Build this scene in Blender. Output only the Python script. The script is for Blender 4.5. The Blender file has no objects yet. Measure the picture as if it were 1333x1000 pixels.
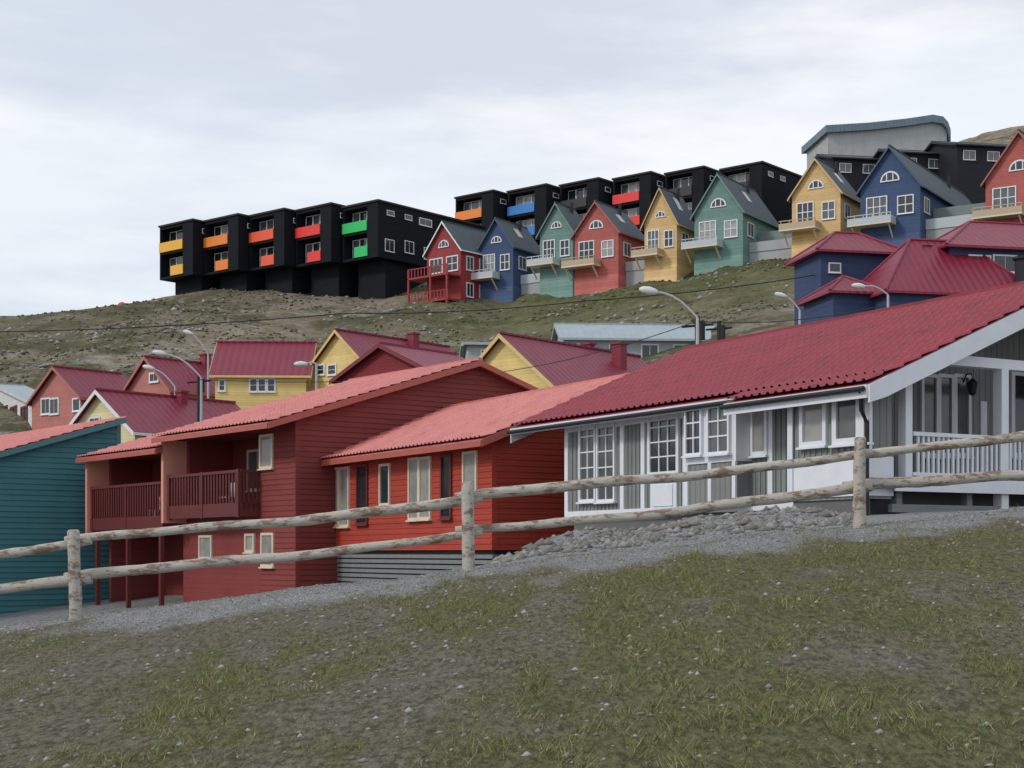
import bpy, math, random, numpy as np, bmesh
from mathutils import Vector
random.seed(7); rng=np.random.default_rng(7)
F=2000.; CX=666.5; HY=720.
scene=bpy.context.scene

# ------------------------------------------------------------------ materials
MATS={}
def base(name):
    m=bpy.data.materials.new(name); m.use_nodes=True
    nt=m.node_tree; return m,nt,nt.nodes['Principled BSDF']
def mth(nt,op,a,b=None,c=None):
    n=nt.nodes.new('ShaderNodeMath'); n.operation=op
    for i,v in enumerate((a,b,c)):
        if v is None: continue
        if isinstance(v,(int,float)): n.inputs[i].default_value=v
        else: nt.links.new(v,n.inputs[i])
    return n.outputs[0]
def mixc(nt,f,a,b):
    n=nt.nodes.new('ShaderNodeMix'); n.data_type='RGBA'
    for i,v in ((0,f),(6,a),(7,b)):
        if isinstance(v,(int,float)): n.inputs[i].default_value=v
        elif isinstance(v,tuple): n.inputs[i].default_value=(*v[:3],1)
        else: nt.links.new(v,n.inputs[i])
    return n.outputs[2]
def noise(nt,vec,scale,detail=4,rough=.55,mscale=None):
    if mscale:
        mp=nt.nodes.new('ShaderNodeMapping'); mp.inputs['Scale'].default_value=mscale
        nt.links.new(vec,mp.inputs['Vector']); vec=mp.outputs[0]
    n=nt.nodes.new('ShaderNodeTexNoise'); n.inputs['Scale'].default_value=scale
    n.inputs['Detail'].default_value=detail; n.inputs['Roughness'].default_value=rough
    nt.links.new(vec,n.inputs['Vector']); return n.outputs[0]
def ramp(nt,fac,p0,p1):
    n=nt.nodes.new('ShaderNodeMapRange'); n.interpolation_type='SMOOTHSTEP'
    n.inputs[1].default_value=p0; n.inputs[2].default_value=p1
    nt.links.new(fac,n.inputs[0]); return n.outputs[0]
def objco(nt):
    return nt.nodes.new('ShaderNodeTexCoord').outputs['Object']
def val(nt,col,v):
    n=nt.nodes.new('ShaderNodeHueSaturation')
    if isinstance(col,tuple): n.inputs['Color'].default_value=(*col[:3],1)
    else: nt.links.new(col,n.inputs['Color'])
    nt.links.new(v,n.inputs['Value']); return n.outputs[0]
def bump(nt,b,h,strength,dist):
    n=nt.nodes.new('ShaderNodeBump'); n.inputs['Strength'].default_value=strength
    n.inputs['Distance'].default_value=dist; nt.links.new(h,n.inputs['Height'])
    nt.links.new(n.outputs[0],b.inputs['Normal'])
def siding(name,col,sp=.15,vert=False,rough=.7,dist=.02,spec=.3):
    if name in MATS: return MATS[name]
    m,nt,b=base(name); co=objco(nt)
    s=nt.nodes.new('ShaderNodeSeparateXYZ'); nt.links.new(co,s.inputs[0])
    c=mth(nt,'ADD',s.outputs[0],s.outputs[1]) if vert else s.outputs[2]
    f=mth(nt,'DIVIDE',c,sp); fr=mth(nt,'FRACT',f); bd=mth(nt,'FLOOR',f)
    w=nt.nodes.new('ShaderNodeTexWhiteNoise'); w.noise_dimensions='1D'; nt.links.new(bd,w.inputs['W'])
    n1=noise(nt,co,1.3,5,.6); n2=noise(nt,co,9,3,.6,(1,1,.15) if vert else (.3,.3,3)); n3=noise(nt,co,.5,4,.7,(1,1,.3))
    v=mth(nt,'ADD',mth(nt,'MULTIPLY',w.outputs[0],.16),mth(nt,'MULTIPLY',n1,.34))
    v=mth(nt,'ADD',v,mth(nt,'MULTIPLY',n2,.26)); v=mth(nt,'ADD',v,mth(nt,'MULTIPLY',n3,.3)); v=mth(nt,'ADD',v,.47)
    nt.links.new(val(nt,col,v),b.inputs['Base Color']); b.inputs['Roughness'].default_value=rough; b.inputs['Specular IOR Level'].default_value=spec
    h=ramp(nt,fr,.0,.14) if vert else mth(nt,'SUBTRACT',1,fr)
    bump(nt,b,h,1.0,dist); MATS[name]=m; return m
def paint(name,col,rough=.55,var=.25,scale=4,bs=.15,spec=.5):
    if name in MATS: return MATS[name]
    m,nt,b=base(name); co=objco(nt); n1=noise(nt,co,scale,6,.65)
    v=mth(nt,'ADD',mth(nt,'MULTIPLY',n1,var*2),1-var)
    nt.links.new(val(nt,col,v),b.inputs['Base Color']); b.inputs['Roughness'].default_value=rough; b.inputs['Specular IOR Level'].default_value=spec
    n2=noise(nt,co,scale*8,4,.6); bump(nt,b,n2,bs,.01); MATS[name]=m; return m
def tilem(name,col,col2,rough):
    m,nt,b=base(name); co=objco(nt); n1=noise(nt,co,.8,6,.7); n2=noise(nt,co,7,5,.7); n3=noise(nt,co,2.5,4,.6,(.35,1,1))
    v=mth(nt,'ADD',mth(nt,'MULTIPLY',n1,.6),mth(nt,'MULTIPLY',n2,.5)); v=mth(nt,'ADD',v,.45)
    c=mixc(nt,mth(nt,'MULTIPLY',ramp(nt,n3,.48,.72),.7),col,col2)
    nt.links.new(val(nt,c,v),b.inputs['Base Color']); b.inputs['Roughness'].default_value=rough
    MATS[name]=m; return m
def roofm(name,col,axis='x',per=.22,rough=.45,dist=.03,row=.14,spec=.4):
    if name in MATS: return MATS[name]
    m,nt,b=base(name); co=objco(nt)
    s=nt.nodes.new('ShaderNodeSeparateXYZ'); nt.links.new(co,s.inputs[0])
    a=s.outputs[0 if axis=='x' else 1]
    h=mth(nt,'ABSOLUTE',mth(nt,'SINE',mth(nt,'MULTIPLY',a,math.pi/per)))
    fr=mth(nt,'FRACT',mth(nt,'DIVIDE',s.outputs[2],row))
    h=mth(nt,'ADD',h,mth(nt,'MULTIPLY',mth(nt,'SUBTRACT',1,fr),.5))
    n1=noise(nt,co,.9,5,.6); n2=noise(nt,co,6,4,.7)
    v=mth(nt,'ADD',mth(nt,'MULTIPLY',n1,.5),mth(nt,'MULTIPLY',n2,.4)); v=mth(nt,'ADD',v,.55)
    nt.links.new(val(nt,col,v),b.inputs['Base Color']); b.inputs['Roughness'].default_value=rough; b.inputs['Specular IOR Level'].default_value=spec
    bump(nt,b,h,1,dist); MATS[name]=m; return m
def glassm(name,col=(.02,.025,.03),rough=.08):
    if name in MATS: return MATS[name]
    m,nt,b=base(name); co=objco(nt); n=noise(nt,co,1.7,2)
    v=mth(nt,'ADD',mth(nt,'MULTIPLY',n,1.2),.4)
    nt.links.new(val(nt,col,v),b.inputs['Base Color']); b.inputs['Roughness'].default_value=rough
    b.inputs['Specular IOR Level'].default_value=.7
    bump(nt,b,noise(nt,co,2.5,1),.12,.02); MATS[name]=m; return m

WHITE=paint('white_paint',(.70,.73,.77),.5,.14,3)
CREAM=paint('cream_paint',(.66,.55,.42),.5,.15,3)
GLASS=glassm('window_glass'); GLASSL=glassm('window_glass_curtain',(.3,.3,.28),.12)
GLASSG=glassm('window_glass_dim',(.09,.1,.1),.1)
DARK=paint('dark_metal',(.022,.022,.026),.6,.2,spec=.3)
STEEL=paint('galvanised_steel',(.40,.42,.43),.45,.15)
CONC=paint('concrete',(.36,.38,.385),.8,.25,.8,.3)
PLINTH=paint('grey_plinth',(.13,.135,.13),.8,.25,3,.3)
SLAT=paint('grey_slats',(.19,.20,.20),.8,.3,3,.3)
MAR=roofm('maroon_roof_sheet',(.20,.014,.038),'x',.5,dist=.05)
MARP=paint('maroon_paint',(.21,.016,.038),.5,.2,3)
TILE=tilem('red_metal_tile',(.25,.025,.040),(.13,.022,.03),.45)
TILEP=tilem('pale_red_metal_tile',(.56,.19,.17),(.42,.10,.09),.36)
SLATE=roofm('slate_grey_roof',(.065,.085,.10),'x',.6,.65,.02,.25,.3)
PALE=roofm('pale_blue_roof',(.3,.37,.4),'x',.6,.5,.02,.5)
BLACKW=siding('black_timber',(.0085,.0095,.013),.2,rough=.75,spec=.15)
WOODD=paint('dark_stained_wood',(.12,.020,.018),.6,.3,6)
ORTRIM=paint('red_trim_paint',(.40,.095,.07),.5,.2,3)

# ------------------------------------------------------------------ mesh part builder
class PB:
    def __init__(s): s.v=[];s.f=[];s.m=[];s.mats=[]
    def mi(s,mat):
        if mat not in s.mats: s.mats.append(mat)
        return s.mats.index(mat)
    def add(s,v,f,mat):
        o=len(s.v); s.v+= [tuple(p) for p in v]; k=s.mi(mat)
        for q in f: s.f.append(tuple(i+o for i in q)); s.m.append(k)
    def pr(s,p,mat):
        s.add(p,[(3,2,1,0),(4,5,6,7),(0,1,5,4),(1,2,6,5),(2,3,7,6),(3,0,4,7)],mat)
    def box(s,x0,x1,y0,y1,z0,z1,mat):
        s.pr([(x0,y0,z0),(x1,y0,z0),(x1,y1,z0),(x0,y1,z0),(x0,y0,z1),(x1,y0,z1),(x1,y1,z1),(x0,y1,z1)],mat)
    def beam(s,p0,p1,w,h,mat):
        p0=Vector(p0);p1=Vector(p1);d=(p1-p0).normalized()
        up=Vector((0,0,1)) if abs(d.z)<.95 else Vector((0,1,0))
        sd=d.cross(up).normalized()*w/2; u=sd.cross(d).normalized()*h/2
        s.pr([p0-sd-u,p0+sd-u,p1+sd-u,p1-sd-u,p0-sd+u,p0+sd+u,p1+sd+u,p1-sd+u],mat)
    def tube(s,pts,rad,n,mat):
        pts=[Vector(p) for p in pts]; rings=[]
        for i,p in enumerate(pts):
            d=(pts[min(i+1,len(pts)-1)]-pts[max(i-1,0)]).normalized()
            up=Vector((0,0,1)) if abs(d.z)<.9 else Vector((0,1,0))
            a=d.cross(up).normalized(); b=a.cross(d)
            r=rad[i] if isinstance(rad,(list,tuple)) else rad
            rings.append([p+(a*math.cos(2*math.pi*k/n)+b*math.sin(2*math.pi*k/n))*r for k in range(n)])
        v=[q for r in rings for q in r]; f=[]
        for i in range(len(pts)-1):
            for k in range(n):
                f.append((i*n+k,i*n+(k+1)%n,(i+1)*n+(k+1)%n,(i+1)*n+k))
        f.append(tuple(range(n-1,-1,-1))); f.append(tuple((len(pts)-1)*n+k for k in range(n)))
        s.add(v,f,mat)
    def build(s,name,parent=None,recalc=True,smooth=False):
        me=bpy.data.meshes.new(name); me.from_pydata(s.v,[],s.f)
        for m in s.mats: me.materials.append(m)
        me.polygons.foreach_set('material_index',s.m)
        if recalc:
            bm=bmesh.new(); bm.from_mesh(me); bmesh.ops.recalc_face_normals(bm,faces=bm.faces); bm.to_mesh(me); bm.free()
        if smooth: me.polygons.foreach_set('use_smooth',[True]*len(me.polygons))
        ob=bpy.data.objects.new(name,me); scene.collection.objects.link(ob)
        if parent: ob.parent=parent
        return ob

# ------------------------------------------------------------------ terrain (heights surveyed along bearings)
U=np.array([-400,0,200,333,480,640,720,1000,1333,1700.])
T=[(0,[-1.65]*10),
(4,[-1.45,-1.4,-1.4,-1.38,-1.37,-1.36,-1.36,-1.33,-1.3,-1.25]),
(7,[-1.25,-1.15,-1.12,-1.1,-1.08,-1.05,-1.05,-1.0,-.95,-.9]),
(12.5,[-1.15,-1.0,-.93,-.85,-.75,-.62,-.57,-.4,-.2,0.]),
(17.9,[-1.15,-.83,-.62,-.48,-.32,-.14,-.05,.2,.53,.9]),
(19.5,[-1.3,-.93,-.70,-.53,-.36,-.16,-.06,.22,.56,.95]),
(23,[-1.9,-1.6,-1.2,-.95,-.6,-.16,.16,.50,.66,1.05]),
(25.5,[-2.6,-2.4,-2.1,-1.7,-1.1,-.3,.26,.58,.7,1.1]),
(40,[-3.2,-3,-2.6,-2.2,-1.6,-.9,-.1,.8,1,1.4]),
(60,[-2.5,-2,-1.5,-1,-.5,0,.5,2,3,4]),
(80,[0,.5,1,2,3,4,4.5,7,9,10]),
(100,[4,5,5,6,6.5,7.5,8,13,15,17]),
(120,[8,9,9.5,10.5,11,12,13,18,20,22]),
(140,[14,15,16,17,17,18,19.5,24.3,29.5,31]),
(160,[20,22,22,23,23,23.5,25,31,34,36]),
(175,[24,26.5,27.3,28,28.4,28.8,30,34,38,41]),
(190,[27,29.9,31.2,32.3,33.2,34,35,38,42,46]),
(215,[28,30,32,34.5,38,44,45,46,50,54]),
(260,[27,29,32,34,38,46,50,60,72,78]),
(320,[25,27,30,32,36,45,52,72,88,100]),
(500,[20,22,25,28,35,45,55,80,100,120]),
(1200,[0,0,0,5,10,15,20,40,60,80]),(4000,[-20]*10)]
Dn=np.array([t[0] for t in T],float); Z=np.array([t[1] for t in T],float)
SG=np.linspace(math.log(5),math.log(4005),1000); UG=np.arange(-400,1701,10.)
z1=np.array([np.interp(SG,np.log(Dn+5),Z[:,i]) for i in range(10)]).T
z2=np.array([np.interp(UG,U,r) for r in z1])
def gs(a,sig,axis):
    k=np.exp(-.5*(np.arange(-3*sig,3*sig+1)/sig)**2); k/=k.sum(); p=3*sig
    pad=[(0,0),(0,0)]; pad[axis]=(p,p); b=np.pad(a,pad,mode='edge')
    return np.apply_along_axis(lambda r:np.convolve(r,k,'valid'),axis,b)
ZG=gs(gs(z2,4,0),3,1)
LAT=rng.random((256,256))
def vn(x,y,sc):
    x=np.asarray(x,float)/sc+37.3;y=np.asarray(y,float)/sc+11.7
    i=np.floor(x).astype(int);j=np.floor(y).astype(int);fx=x-i;fy=y-j
    fx=fx*fx*(3-2*fx);fy=fy*fy*(3-2*fy);g=lambda a,b:LAT[a%256,b%256]
    return (g(i,j)*(1-fx)+g(i+1,j)*fx)*(1-fy)+(g(i,j+1)*(1-fx)+g(i+1,j+1)*fx)*fy-.5
def zt(x,y):
    x=np.asarray(x,float);y=np.asarray(y,float)
    u=np.clip(CX+F*x/np.maximum(y,6),-400,1699.9); s=np.log(np.clip(y,0,3990)+5)
    a=(s-SG[0])/(SG[1]-SG[0]); b=(u+400)/10
    i=np.clip(np.floor(a).astype(int),0,998); j=np.clip(np.floor(b).astype(int),0,209); fa=a-i; fb=b-j
    z=(ZG[i,j]*(1-fb)+ZG[i,j+1]*fb)*(1-fa)+(ZG[i+1,j]*(1-fb)+ZG[i+1,j+1]*fb)*fa
    w=np.clip((y-90)/60,0,1)
    near=vn(x,y*.5,1.1)*.06+vn(x,y*.6,.35)*.03+vn(x+50,y,.16)*.014
    mound=np.clip((y-20)/2,0,1)*np.clip((28-y)/3,0,1)*np.clip((u-620)/60,0,1)*np.clip((1100-u)/60,0,1)
    near=near+mound*(vn(x,y,1.6)*.25+vn(x,y,.6)*.16)
    far=vn(x,y,16)*2.2+vn(x,y,5)*1.2+vn(x,y,2.2)*.55
    return z+near*(1-w)+far*w
def lines(d0,d1,st,l0,l1,gr,cap,c0,c1):
    a=list(np.arange(d0,d1,st)); s=st;p=a[-1]
    while p<l1:
        s=min(s*gr,cap) if p<c1 else s*1.2
        p+=s; a.append(p)
    s=st;p=a[0];pre=[]
    while p>l0:
        s=min(s*gr,cap) if p>c0 else s*1.2
        p-=s; pre.append(p)
    return np.array(pre[::-1]+a)
XL=lines(-8.5,8.5,.09,-3500,3500,1.05,1.2,-110,130)
YL=lines(5,21,.08,-60,3900,1.035,1.1,-5,330)
GX,GY=np.meshgrid(XL,YL); GZ=zt(GX,GY)
ny,nx=GX.shape
me=bpy.data.meshes.new('ground')
vv=np.stack([GX,GY,GZ],-1).reshape(-1,3)
idx=np.arange(nx*ny).reshape(ny,nx)
ff=np.stack([idx[:-1,:-1],idx[:-1,1:],idx[1:,1:],idx[1:,:-1]],-1).reshape(-1,4)
me.vertices.add(len(vv)); me.vertices.foreach_set('co',vv.ravel())
me.loops.add(ff.size); me.loops.foreach_set('vertex_index',ff.ravel())
me.polygons.add(len(ff)); me.polygons.foreach_set('loop_start',np.arange(0,ff.size,4)); me.polygons.foreach_set('loop_total',np.full(len(ff),4))
me.polygons.foreach_set('use_smooth',np.ones(len(ff),bool))
me.update(); me.validate()
def grav_w(x,y):   # gravel verge by the fence, rubble behind
    e=16.0+1.6*vn(x,y*.5,1.6)+1.4*vn(x,y*.5,.5)
    w=np.clip((y-e)/2.0+.5,0,1)*np.where(y<60,1,0)
    return w
def green_w(x,y):
    g=vn(x,y*.33,1.5)*.95+vn(x+9,y*.33,.5)*.9+vn(x,y*.4+4,.2)*.6+.05
    g+=np.clip((9.4-y)/1.6,0,1)*.55*np.clip((x+.3)/2.5,-.15,1)   # lusher patch low right
    g+=np.exp(-((y-15.0)/1.3)**2)*.22*np.clip((x+2)/4,0,1)
    return np.clip(g*1.5+.3,0,1)
X_=vv[:,0];Y_=vv[:,1]
gw=grav_w(X_,Y_); gr=green_w(X_,Y_); hw=np.clip((Y_-80)/20,0,1)
uu=CX+F*X_/np.maximum(Y_,6)
lush=np.clip((uu-480)/250,0,1)*np.clip((Y_-120)/25,0,1)*np.clip((185-Y_)/12,0,1)
gr=np.where(Y_>90,lush,gr)
ca=me.color_attributes.new('zone','FLOAT_COLOR','POINT')
ca.data.foreach_set('color',np.stack([gw,gr,hw,np.ones_like(gw)],-1).ravel())
gm,nt,b=base('ground_earth')
at=nt.nodes.new('ShaderNodeAttribute'); at.attribute_name='zone'
sp=nt.nodes.new('ShaderNodeSeparateColor'); nt.links.new(at.outputs['Color'],sp.inputs[0])
co=objco(nt)
AN=(1,.35,1)
nf=noise(nt,co,22,6,.78,AN); nm=noise(nt,co,3.5,7,.72,AN); ng=noise(nt,co,60,4,.8,(1,.45,1))
dirt=mixc(nt,ramp(nt,nf,.36,.64),(.078,.070,.047),(.25,.225,.165))
dirt=mixc(nt,mth(nt,'MULTIPLY',ramp(nt,nm,.5,.68),.55),dirt,mixc(nt,ramp(nt,ng,.4,.6),(.10,.095,.085),(.34,.33,.30)))
grs=mixc(nt,ramp(nt,nf,.34,.66),(.065,.072,.026),(.19,.19,.08))
c=mixc(nt,mth(nt,'MULTIPLY',ramp(nt,mth(nt,'ADD',sp.outputs[1],mth(nt,'MULTIPLY',nm,.7)),.4,1.2),.8),dirt,grs)
grav=mixc(nt,ramp(nt,ng,.38,.62),(.12,.125,.13),(.50,.51,.52))
grav=mixc(nt,mth(nt,'MULTIPLY',ramp(nt,nm,.45,.65),.4),grav,(.17,.16,.13))
c=mixc(nt,ramp(nt,mth(nt,'ADD',sp.outputs[0],mth(nt,'MULTIPLY',mth(nt,'SUBTRACT',nm,.5),1.6)),.2,.85),c,grav)
h1=noise(nt,co,.06,8,.7,(1,1,2.2)); h2=noise(nt,co,.25,8,.78,(1,1,2)); h3=noise(nt,co,.022,7,.7,(1,.6,4)); h4=noise(nt,co,1.1,7,.85)
hc=mixc(nt,ramp(nt,h1,.44,.56),(.105,.10,.055),(.25,.21,.155))
hc=mixc(nt,mth(nt,'MULTIPLY',ramp(nt,h2,.49,.61),.75),hc,(.34,.31,.265))
hc=mixc(nt,mth(nt,'MULTIPLY',ramp(nt,h3,.48,.58),.5),hc,(.09,.083,.042))
hc=mixc(nt,mth(nt,'MULTIPLY',sp.outputs[1],mth(nt,'ADD',.2,mth(nt,'MULTIPLY',ramp(nt,h2,.35,.6),.6))),hc,(.10,.12,.035))
hc=mixc(nt,mth(nt,'MULTIPLY',ramp(nt,h4,.46,.62),.55),hc,(.05,.045,.028))
c=mixc(nt,sp.outputs[2],c,hc)
nt.links.new(c,b.inputs['Base Color']); b.inputs['Roughness'].default_value=.95; b.inputs['Specular IOR Level'].default_value=.1
bump(nt,b,mth(nt,'ADD',mth(nt,'ADD',nf,ng),mth(nt,'MULTIPLY',h4,6)),.8,.045)
me.materials.append(gm)
gob=bpy.data.objects.new('ground',me); scene.collection.objects.link(gob)

# ------------------------------------------------------------------ grass + stones
def mesh_np(name,v,f,mi,mats,smooth=False):
    me=bpy.data.meshes.new(name); k=f.shape[1]
    me.vertices.add(len(v)); me.vertices.foreach_set('co',v.ravel())
    me.loops.add(f.size); me.loops.foreach_set('vertex_index',f.ravel())
    me.polygons.add(len(f)); me.polygons.foreach_set('loop_start',np.arange(0,f.size,k)); me.polygons.foreach_set('loop_total',np.full(len(f),k))
    for m in mats: me.materials.append(m)
    me.polygons.foreach_set('material_index',mi.astype(np.int32)); me.update(); me.validate()
    ob=bpy.data.objects.new(name,me); scene.collection.objects.link(ob); return ob
N0=700000
yy=6.5+rng.random(N0)**.8*12.5; xx=(rng.random(N0)*2-1)*(yy*.345+.8)
g=green_w(xx,yy); w=grav_w(xx,yy)
clump=np.clip((vn(xx,yy*.45,.17)+vn(xx+5,yy*.5,.07)*1.0)*2.4+.18,0,1)
keep=rng.random(N0)<(.08+.92*clump*(.15+.85*g))*(1-.90*w)*.55
xx=xx[keep];yy=yy[keep];g=g[keep];clump=clump[keep];n=len(xx)
zz=zt(xx,yy)-.004
ang=rng.random(n)*6.283; hh=(.012+.055*rng.random(n)**2.2)*(.4+.8*g)*(.5+.8*clump); wd=.0014+.002*rng.random(n)
ln=hh*(.3+1.3*rng.random(n)); la=rng.random(n)*6.283
P=np.stack([xx,yy,zz],-1); dv=np.stack([np.cos(ang),np.sin(ang),np.zeros(n)],-1)*wd[:,None]
tip=P+np.stack([np.cos(la)*ln,np.sin(la)*ln,hh],-1)
V=np.stack([P-dv,P+dv,tip],1).reshape(-1,3); Fc=np.arange(3*n).reshape(n,3)
mi=rng.choice(5,n,p=[.24,.28,.16,.24,.08]); dry=rng.random(n)>(g*.8+.08); mi=np.where(dry,rng.choice([3,4,3,1],n),mi)
def gmat(n,c):
    m,nt,b=base(n); b.inputs['Base Color'].default_value=(*c,1); b.inputs['Roughness'].default_value=.7; b.inputs['Specular IOR Level'].default_value=.2; return m
GM=[gmat('grass_green',(.14,.185,.05)),gmat('grass_olive',(.16,.155,.06)),gmat('grass_fresh',(.20,.27,.07)),gmat('grass_straw',(.31,.27,.16)),gmat('grass_brown',(.15,.115,.07))]
mesh_np('grass',V,Fc,mi,GM)
OV=np.array([[1,0,0],[0,1,0],[-1,0,0],[0,-1,0],[0,0,1],[0,0,-1]],float)
OF=np.array([[0,1,4],[1,2,4],[2,3,4],[3,0,4],[1,0,5],[2,1,5],[3,2,5],[0,3,5]])
def stones(name,x,y,s,mats,lift=.2):
    n=len(x); z=zt(x,y)+s*lift
    v=OV[None]*s[:,None,None]*(.55+.8*rng.random((n,6,1)))*np.array([1,1,.65])
    a=rng.random(n)*6.283;ca_,sa=np.cos(a)[:,None],np.sin(a)[:,None]
    v=np.stack([v[:,:,0]*ca_-v[:,:,1]*sa,v[:,:,0]*sa+v[:,:,1]*ca_,v[:,:,2]],-1)+np.stack([x,y,z],-1)[:,None]
    f=(OF[None]+6*np.arange(n)[:,None,None]).reshape(-1,3)
    return mesh_np(name,v.reshape(-1,3),f,np.repeat(rng.integers(0,len(mats),n),8),mats)
SM=[paint('stone_a',(.26,.26,.25),.85,.3,9),paint('stone_b',(.15,.145,.13),.85,.3,9),paint('stone_c',(.34,.34,.33),.85,.3,9),paint('stone_d',(.22,.20,.175),.85,.3,9)]
n=14000; y=14.6+rng.random(n)*5.4; x=(rng.random(n)*2-1)*(y*.36); k=rng.random(n)<grav_w(x,y)+.06
n2=6000; y2=6.5+rng.random(n2)*10; x2=(rng.random(n2)*2-1)*y2*.36
stones('gravel',np.r_[x[k],x2],np.r_[y[k],y2],np.r_[.005+.018*rng.random(k.sum())**3,.003+.030*rng.random(n2)**9],SM,.1)
n=5200; y=20+rng.random(n)*7; x=y*((640+rng.random(n)*470-CX)/F)
stones('rubble',x,y,.012+.11*rng.random(n)**6,[SM[0],SM[1],SM[3],SM[1]],.05)
n=9000; y=125+rng.random(n)*75; x=y*((-60+rng.random(n)**1.3*1150-CX)/F); kk=(vn(x,y,7)+vn(x,y,2)*.6)>.02; x=x[kk];y=y[kk]
stones('hillside_scree',x,y,.06+.34*rng.random(len(x))**4,[SM[0],SM[1],SM[3],SM[2]],.1)
n=13000; y=125+rng.random(n)*72; x=y*((-60+rng.random(n)*1200-CX)/F); kk=(vn(x+40,y,6)+vn(x,y+9,1.8)*.7)>.0; x=x[kk];y=y[kk]
stones('hillside_tussocks',x,y,.08+.22*rng.random(len(x))**2,[gmat('tussock_a',(.075,.078,.032)),gmat('tussock_b',(.11,.10,.05)),gmat('tussock_c',(.065,.055,.032))],.0)

# ------------------------------------------------------------------ houses
def cut(ob,c,mat,parent):
    q=PB(); q.box(*c,mat); k=q.build('cut',parent); md=ob.modifiers.new('b','BOOLEAN'); md.operation='DIFFERENCE'; md.object=k; md.solver='EXACT'
    bpy.context.view_layer.update(); nm=bpy.data.meshes.new_from_object(ob.evaluated_get(bpy.context.evaluated_depsgraph_get())); ob.modifiers.clear(); ob.data=nm; bpy.data.objects.remove(k)
class House:
    def __init__(s,name,u,d,phi,z0=None,ext=None):
        s.ox=(u-CX)/F*d; s.oy=d; s.c=math.cos(math.radians(phi)); s.s=math.sin(math.radians(phi)); s.phi=phi
        if z0 is None:
            pts=[s.w(a,b_) for a in (0,ext[0]) for b_ in (0,ext[1])]
            z0=min(float(zt(p[0],p[1])) for p in pts)-.6
        s.z0=z0
        e=bpy.data.objects.new(name,None); scene.collection.objects.link(e)
        e.location=(s.ox,s.oy,z0); e.rotation_euler=(0,0,math.radians(phi)); s.e=e; s.parts={}
    def w(s,a,b_): return (s.ox+a*s.c-b_*s.s, s.oy+a*s.s+b_*s.c)
    def hit(s,face,u,v=0,off=0.):
        a=(u-CX)/F; dx=a*s.c+s.s; dy=-a*s.s+s.c
        oxl=-(s.ox*s.c+s.oy*s.s); oyl=-(-s.ox*s.s+s.oy*s.c)
        if face=='G': t=(off-oyl)/dy; return oxl+t*dx, t*(HY-v)/F-s.z0
        t=(off-oxl)/dx; return oyl+t*dy, t*(HY-v)/F-s.z0
    def z(s,v,d): return (HY-v)/F*d-s.z0
    def p(s,n):
        if n not in s.parts: s.parts[n]=PB()
        return s.parts[n]
    def fbox(s,part,face,a0,a1,o0,o1,z0,z1,mat,base=0.):
        P=s.p(part)
        if face=='G': P.box(a0,a1,base-o1,base-o0,z0,z1,mat)
        else: P.box(base-o1,base-o0,a0,a1,z0,z1,mat)
    def lap(s,face,a0,a1,z0,z1,mat,st=.16,gable=None,base=0.,pr=.022):
        P=s.p('cladding'); z=z0
        while z<z1:
            zt_=min(z+st,z1); p,q=a0,a1
            if gable:
                W_,ze_,ri=gable
                if zt_>ze_: k=(zt_-ze_)/ri*W_/2; p,q=max(a0,k),min(a1,W_-k)
            if q-p>.1:
                pts=[]
                for (a,o,zz) in ((p,.002,z),(q,.002,z),(q,pr,z+.001),(p,pr,z+.001),(p,.002,zt_-.004),(q,.002,zt_-.004),(q,.006,zt_-.004),(p,.006,zt_-.004)):
                    pts.append((a,base-o,zz) if face=='G' else (base-o,a,zz))
                P.pr(pts,mat)
            z+=st
    def win(s,face,a0,a1,z0,z1,nx=2,nz=2,fr=WHITE,gl=GLASS,base=0.,fw=.08,pr=.07,mw=.03):
        if a0>a1:a0,a1=a1,a0
        if z0>z1:z0,z1=z1,z0
        s.fbox('windows',face,a0,a1,.0,.028,z0,z1,gl,base)
        for (p,q,r,t) in ((a0-fw,a0,z0-fw,z1+fw),(a1,a1+fw,z0-fw,z1+fw),(a0,a1,z0-fw,z0),(a0,a1,z1,z1+fw)):
            s.fbox('window_frames',face,p,q,0,pr,r,t,fr,base)
        s.fbox('window_frames',face,a0-fw-.03,a1+fw+.03,0,pr+.05,z0-fw-.04,z0-fw,fr,base)
        for i in range(1,nx):
            a=a0+(a1-a0)*i/nx; s.fbox('window_frames',face,a-mw/2,a+mw/2,.028,pr*.8,z0,z1,fr,base)
        for i in range(1,nz):
            a=z0+(z1-z0)*i/nz; s.fbox('window_frames',face,a0,a1,.028,pr*.8-.004,a-mw/2,a+mw/2,fr,base)
    def pwin(s,face,u0,u1,v0,v1,nx=2,nz=2,base=0.,**k):
        a0,_=s.hit(face,u0,0,base); a1,_=s.hit(face,u1,0,base); um=(u0+u1)/2
        _,zt_=s.hit(face,um,v0,base); _,zb=s.hit(face,um,v1,base)
        s.win(face,a0,a1,zb,zt_,nx,nz,base=base,**k)
    def walls(s,W,L,ze,rise,axis,mat,x0=0.,y0=0.,zb=0.,part='walls'):
        P=s.p(part)
        if axis=='y':
            q=[(x0,zb),(x0+W,zb),(x0+W,ze),(x0+W/2,ze+rise),(x0,ze)]; v=[(a,y0,b_) for a,b_ in q]+[(a,y0+L,b_) for a,b_ in q]
        else:
            q=[(y0,zb),(y0+L,zb),(y0+L,ze),(y0+L/2,ze+rise),(y0,ze)]; v=[(x0,a,b_) for a,b_ in q]+[(x0+W,a,b_) for a,b_ in q]
        P.add(v,[(0,1,2,3,4),(9,8,7,6,5)]+[(i,i+5,(i+1)%5+5,(i+1)%5) for i in range(5)],mat)
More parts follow.
